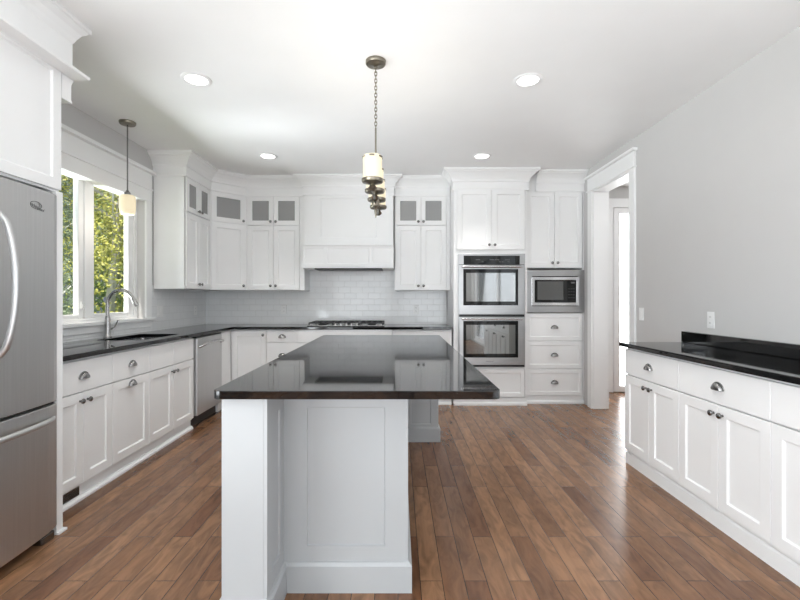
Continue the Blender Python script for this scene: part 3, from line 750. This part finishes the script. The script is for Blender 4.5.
lg = text_mesh('Whirlpool', .021, 'print', 'logo', d2, (.655, -.0115, 1.694), (PI/2, .22, .04), shear=.3)
obj('logo_ring', MB().torus((.650, -.0115, 1.703), .022, .0016, 'Y', 24, 6, 1.5, .8), 'print', d2)

# ---------------------------------------------------------------- island
il = thing('kitchen_island', 'light grey-white panelled kitchen island base in the middle of the floor', 'island', (-.30, 1.60, 0))
def wbox(*a): return MB().box(*a)
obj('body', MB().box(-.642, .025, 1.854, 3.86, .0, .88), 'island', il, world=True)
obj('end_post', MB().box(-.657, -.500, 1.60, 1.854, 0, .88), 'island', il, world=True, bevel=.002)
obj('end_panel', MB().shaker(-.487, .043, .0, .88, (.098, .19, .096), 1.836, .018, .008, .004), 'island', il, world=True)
# inner side panel of the post (faces +x)
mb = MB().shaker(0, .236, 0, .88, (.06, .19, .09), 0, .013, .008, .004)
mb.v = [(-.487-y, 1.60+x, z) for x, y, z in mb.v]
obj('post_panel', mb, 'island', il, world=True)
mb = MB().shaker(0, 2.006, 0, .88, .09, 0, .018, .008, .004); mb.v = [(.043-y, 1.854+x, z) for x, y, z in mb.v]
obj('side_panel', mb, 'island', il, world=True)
mb = MB().shaker(0, .66, 0, .88, .09, 0, .013, .008, .004)
far = MB().box(.043, .352, 3.763, 3.88, 0, .88)
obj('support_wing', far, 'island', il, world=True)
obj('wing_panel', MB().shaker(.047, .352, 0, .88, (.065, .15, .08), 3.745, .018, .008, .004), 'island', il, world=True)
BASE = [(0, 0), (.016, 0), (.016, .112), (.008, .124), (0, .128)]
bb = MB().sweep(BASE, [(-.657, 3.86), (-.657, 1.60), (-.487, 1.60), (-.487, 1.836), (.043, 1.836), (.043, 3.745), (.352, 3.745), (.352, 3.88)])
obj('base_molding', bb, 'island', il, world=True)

# ---------------------------------------------------------------- right sideboard cabinets (face -x)
GR = 'white base cabinets along the grey right wall'
RX = 1.72
spec = [(3.262, .627, 'white two-door cabinet with cup-pull drawer at the far end of the right run'),
        (2.635, .650, 'white two-door cabinet with cup-pull drawer, second from the far end of right run'),
        (1.985, .650, 'white cabinet cut off by the right edge of the photo, nearest of the right run')]
for y, wd, lb in spec:
    c = thing('base_cabinet', lb, 'cabinet', (RX, y, 0), -PI/2, GR)
    base_body(c, wd, .476, shoe=False)
    obj('shoe_molding', MB().sweep([(0, 0), (.014, 0), (.014, .078), (.006, .086), (0, .088)], ([(0, .47)] if y > 3 else [])+[(0, .030), (wd, .030)]), 'paint', c)
    z = DBT+.008
    drawer(c, 0, wd, z, DT); door(c, 0, wd/2, .112, z-.004, 'r', z-.055); door(c, wd/2, wd, .112, z-.004, 'l', z-.055)

# ---------------------------------------------------------------- ceiling lights
rl = thing('recessed_light', 'lit recessed ceiling light, front left, nearest the refrigerator', 'ceiling light', (-1.374, 2.93, ZC), 0, 'recessed ceiling lights')
obj('trim_ring', MB().lathe([(.098, -.0005), (.098, -.004), (.090, -.008), (.072, -.006), (.070, -.001)], 32, caps=False), 'trim', rl, smooth=True)
obj('lens', MB().lathe([(.0705, -.001), (.0705, -.004), (.05, -.005)], 32), 'lens', rl)
light('downlight', 'SPOT', (0, 0, -.02), (0, 0, 0), DOWNLIGHT*4, (1, .98, .95), .06, parent=rl, spot_size=math.radians(84), spot_blend=.85)
for x, y, lb in ((.888, 2.94, 'lit recessed ceiling light, front right, nearest the grey right wall'),
                 (-1.364, 4.51, 'lit recessed ceiling light in front of the diagonal corner cabinet'),
                 (.88, 4.51, 'lit recessed ceiling light in front of the oven tower')):
    dup(rl, (x, y, ZC), None, lb)

# pendant over the sink
pd = thing('pendant_light', 'small lit pendant light with frosted glass shade hanging before the window', 'pendant light', (-2.29, 3.64, ZC))
obj('canopy', MB().lathe([(.064, -.0005), (.064, -.012), (.058, -.022), (.012, -.026)], 28), 'bronze', pd, smooth=True)
obj('rod', MB().tube([(0, 0, -.02), (0, 0, -.60)], .0055, 8), 'dknob', pd, smooth=True)
obj('socket_cap', MB().lathe([(.010, -.58), (.014, -.59), (.024, -.60), (.024, -.62), (.014, -.625)], 18), 'dknob', pd, smooth=True)
obj('lamp_shade', MB().lathe([(.02, -.62), (.050, -.622), (.060, -.632), (.063, -.66), (.062, -.74), (.056, -.775), (.046, -.785)], 28), 'shade', pd, smooth=True)
light('bulb', 'POINT', (0, 0, -.84), (0, 0, 0), 1.5, (1, .92, .82), .05, parent=pd)

# island chandelier: four glass shades on a bar that runs along the island
chn = thing('chandelier', 'antique nickel linear chandelier with glass shades hanging above the island', 'chandelier', (-.140, 2.705, ZC))
obj('canopy', MB().lathe([(.064, -.0005), (.064, -.016), (.060, -.022), (.02, -.026), (.008, -.034)], 30), 'bronze', chn, smooth=True)
lk = MB(); z = -.045; i = 0
obj('rod', MB().tube([(0, 0, -.42), (0, 0, -.90)], .0055, 8).torus((0, 0, -.04), .009, .0025, 'Y', 12, 6), 'bronze', chn, smooth=True)
while z > -.42:
    lk.torus((0, 0, z-.012), .0095, .0030, 'Y' if i % 2 else 'X', 12, 6, .8, 1.55); z -= .0225; i += 1
obj('chain', lk, 'bronze', chn, smooth=True)
obj('bar', MB().tube([(0, -.36, -.895), (0, .36, -.895)], .008, 10), 'bronze', chn, smooth=True)
obj('hub', MB().lathe([(.008, -.86), (.018, -.868), (.024, -.885), (.024, -.905), (.014, -.918), (.007, -.93), (.010, -.945), (.003, -.985)], 18), 'bronze', chn, smooth=True)
for k in range(4):
    y = -.345+.23*k
    h = obj('shade_holder', MB().lathe([(.010, -.905), (.020, -.897), (.026, -.887), (.018, -.876), (.014, -.868), (.026, -.862), (.056, -.856), (.060, -.850), (.060, -.838), (.05, -.834)], 24, (0, y, 0)), 'bronze', chn, smooth=True)
    s = obj('lamp_shade', MB().lathe([(.050, -.834), (.0525, -.83), (.0525, -.713), (.050, -.710), (.048, -.713), (.048, -.828)], 28, (0, y, 0), caps=False), 'shade', chn, smooth=True)
    sp = MB().torus((0, y, -.716), .0455, .003, 'Z', 24, 6)
    for q in range(6):
        a0 = q*PI/3+PI/6; pts = [(.0535*math.cos(a0+j*.1-.25), y+.0535*math.sin(a0+j*.1-.25), -.720) for j in range(6)]; sp.tube(pts, .005, 6)
    for q in range(3):
        a = PI/6+q*2*PI/3; sp.tube([(0, y, -.716), (.046*math.cos(a), y+.046*math.sin(a), -.716)], .003, 6)
    obj('spider', sp, 'bronze', s, smooth=True)
    light('bulb', 'POINT', (0, y, -.755), (0, 0, 0), 1.3, (1, .96, .91), .025, parent=chn)

# ---------------------------------------------------------------- switches and outlets
def plate(name, label, loc, rz, gangs=1, outlet=True, group='white wall plates'):
    r = thing(name, label, 'outlet' if outlet else 'light switch', loc, rz, group)
    w2 = .035+.023*(gangs-1)
    obj('plate', MB().box(-w2, w2, -.006, -.0005, -.058, .058), 'plastic', r, bevel=.003)
    for g in range(gangs):
        cx = (g-(gangs-1)/2)*.046
        if outlet:
            for sz in (-.021, .021):
                so = obj('socket', MB().lathe([(.0165, -.006), (.0165, -.008)], 18, (cx, 0, sz), 'Y'), 'plastic', r)
                obj('slot', MB().box(cx-.007, cx-.005, -.0084, -.008, sz-.004, sz+.006).box(cx+.005, cx+.007, -.0084, -.008, sz-.004, sz+.006), 'dark', so)
        else: obj('rocker', MB().box(cx-.0165, cx+.0165, -.010, -.006, -.033, .033), 'plastic', r, bevel=.002)
    return r
plate('light_switch', 'white light switch on the grey right wall beside the cased opening', (XR, 3.88, 1.105), -PI/2, 1, False)
plate('wall_outlet', 'white outlet on the grey right wall above the granite upstand', (XR, 3.02, 1.095), -PI/2)
plate('wall_outlet', 'white outlet on the back tile between cooktop and oven tower', (.236, YB-.01, 1.10), 0)
plate('wall_outlet', 'white outlet on the back tile left of the cooktop', (-1.49, YB-.01, 1.10), 0)
plate('wall_outlet', 'white outlet on the left wall tile near the room corner', (XL+.01, 5.32, 1.10), PI/2)
plate('light_switch', 'white double light switch on left wall tile beside the window', (XL+.01, 4.53, 1.11), PI/2, 2, False)
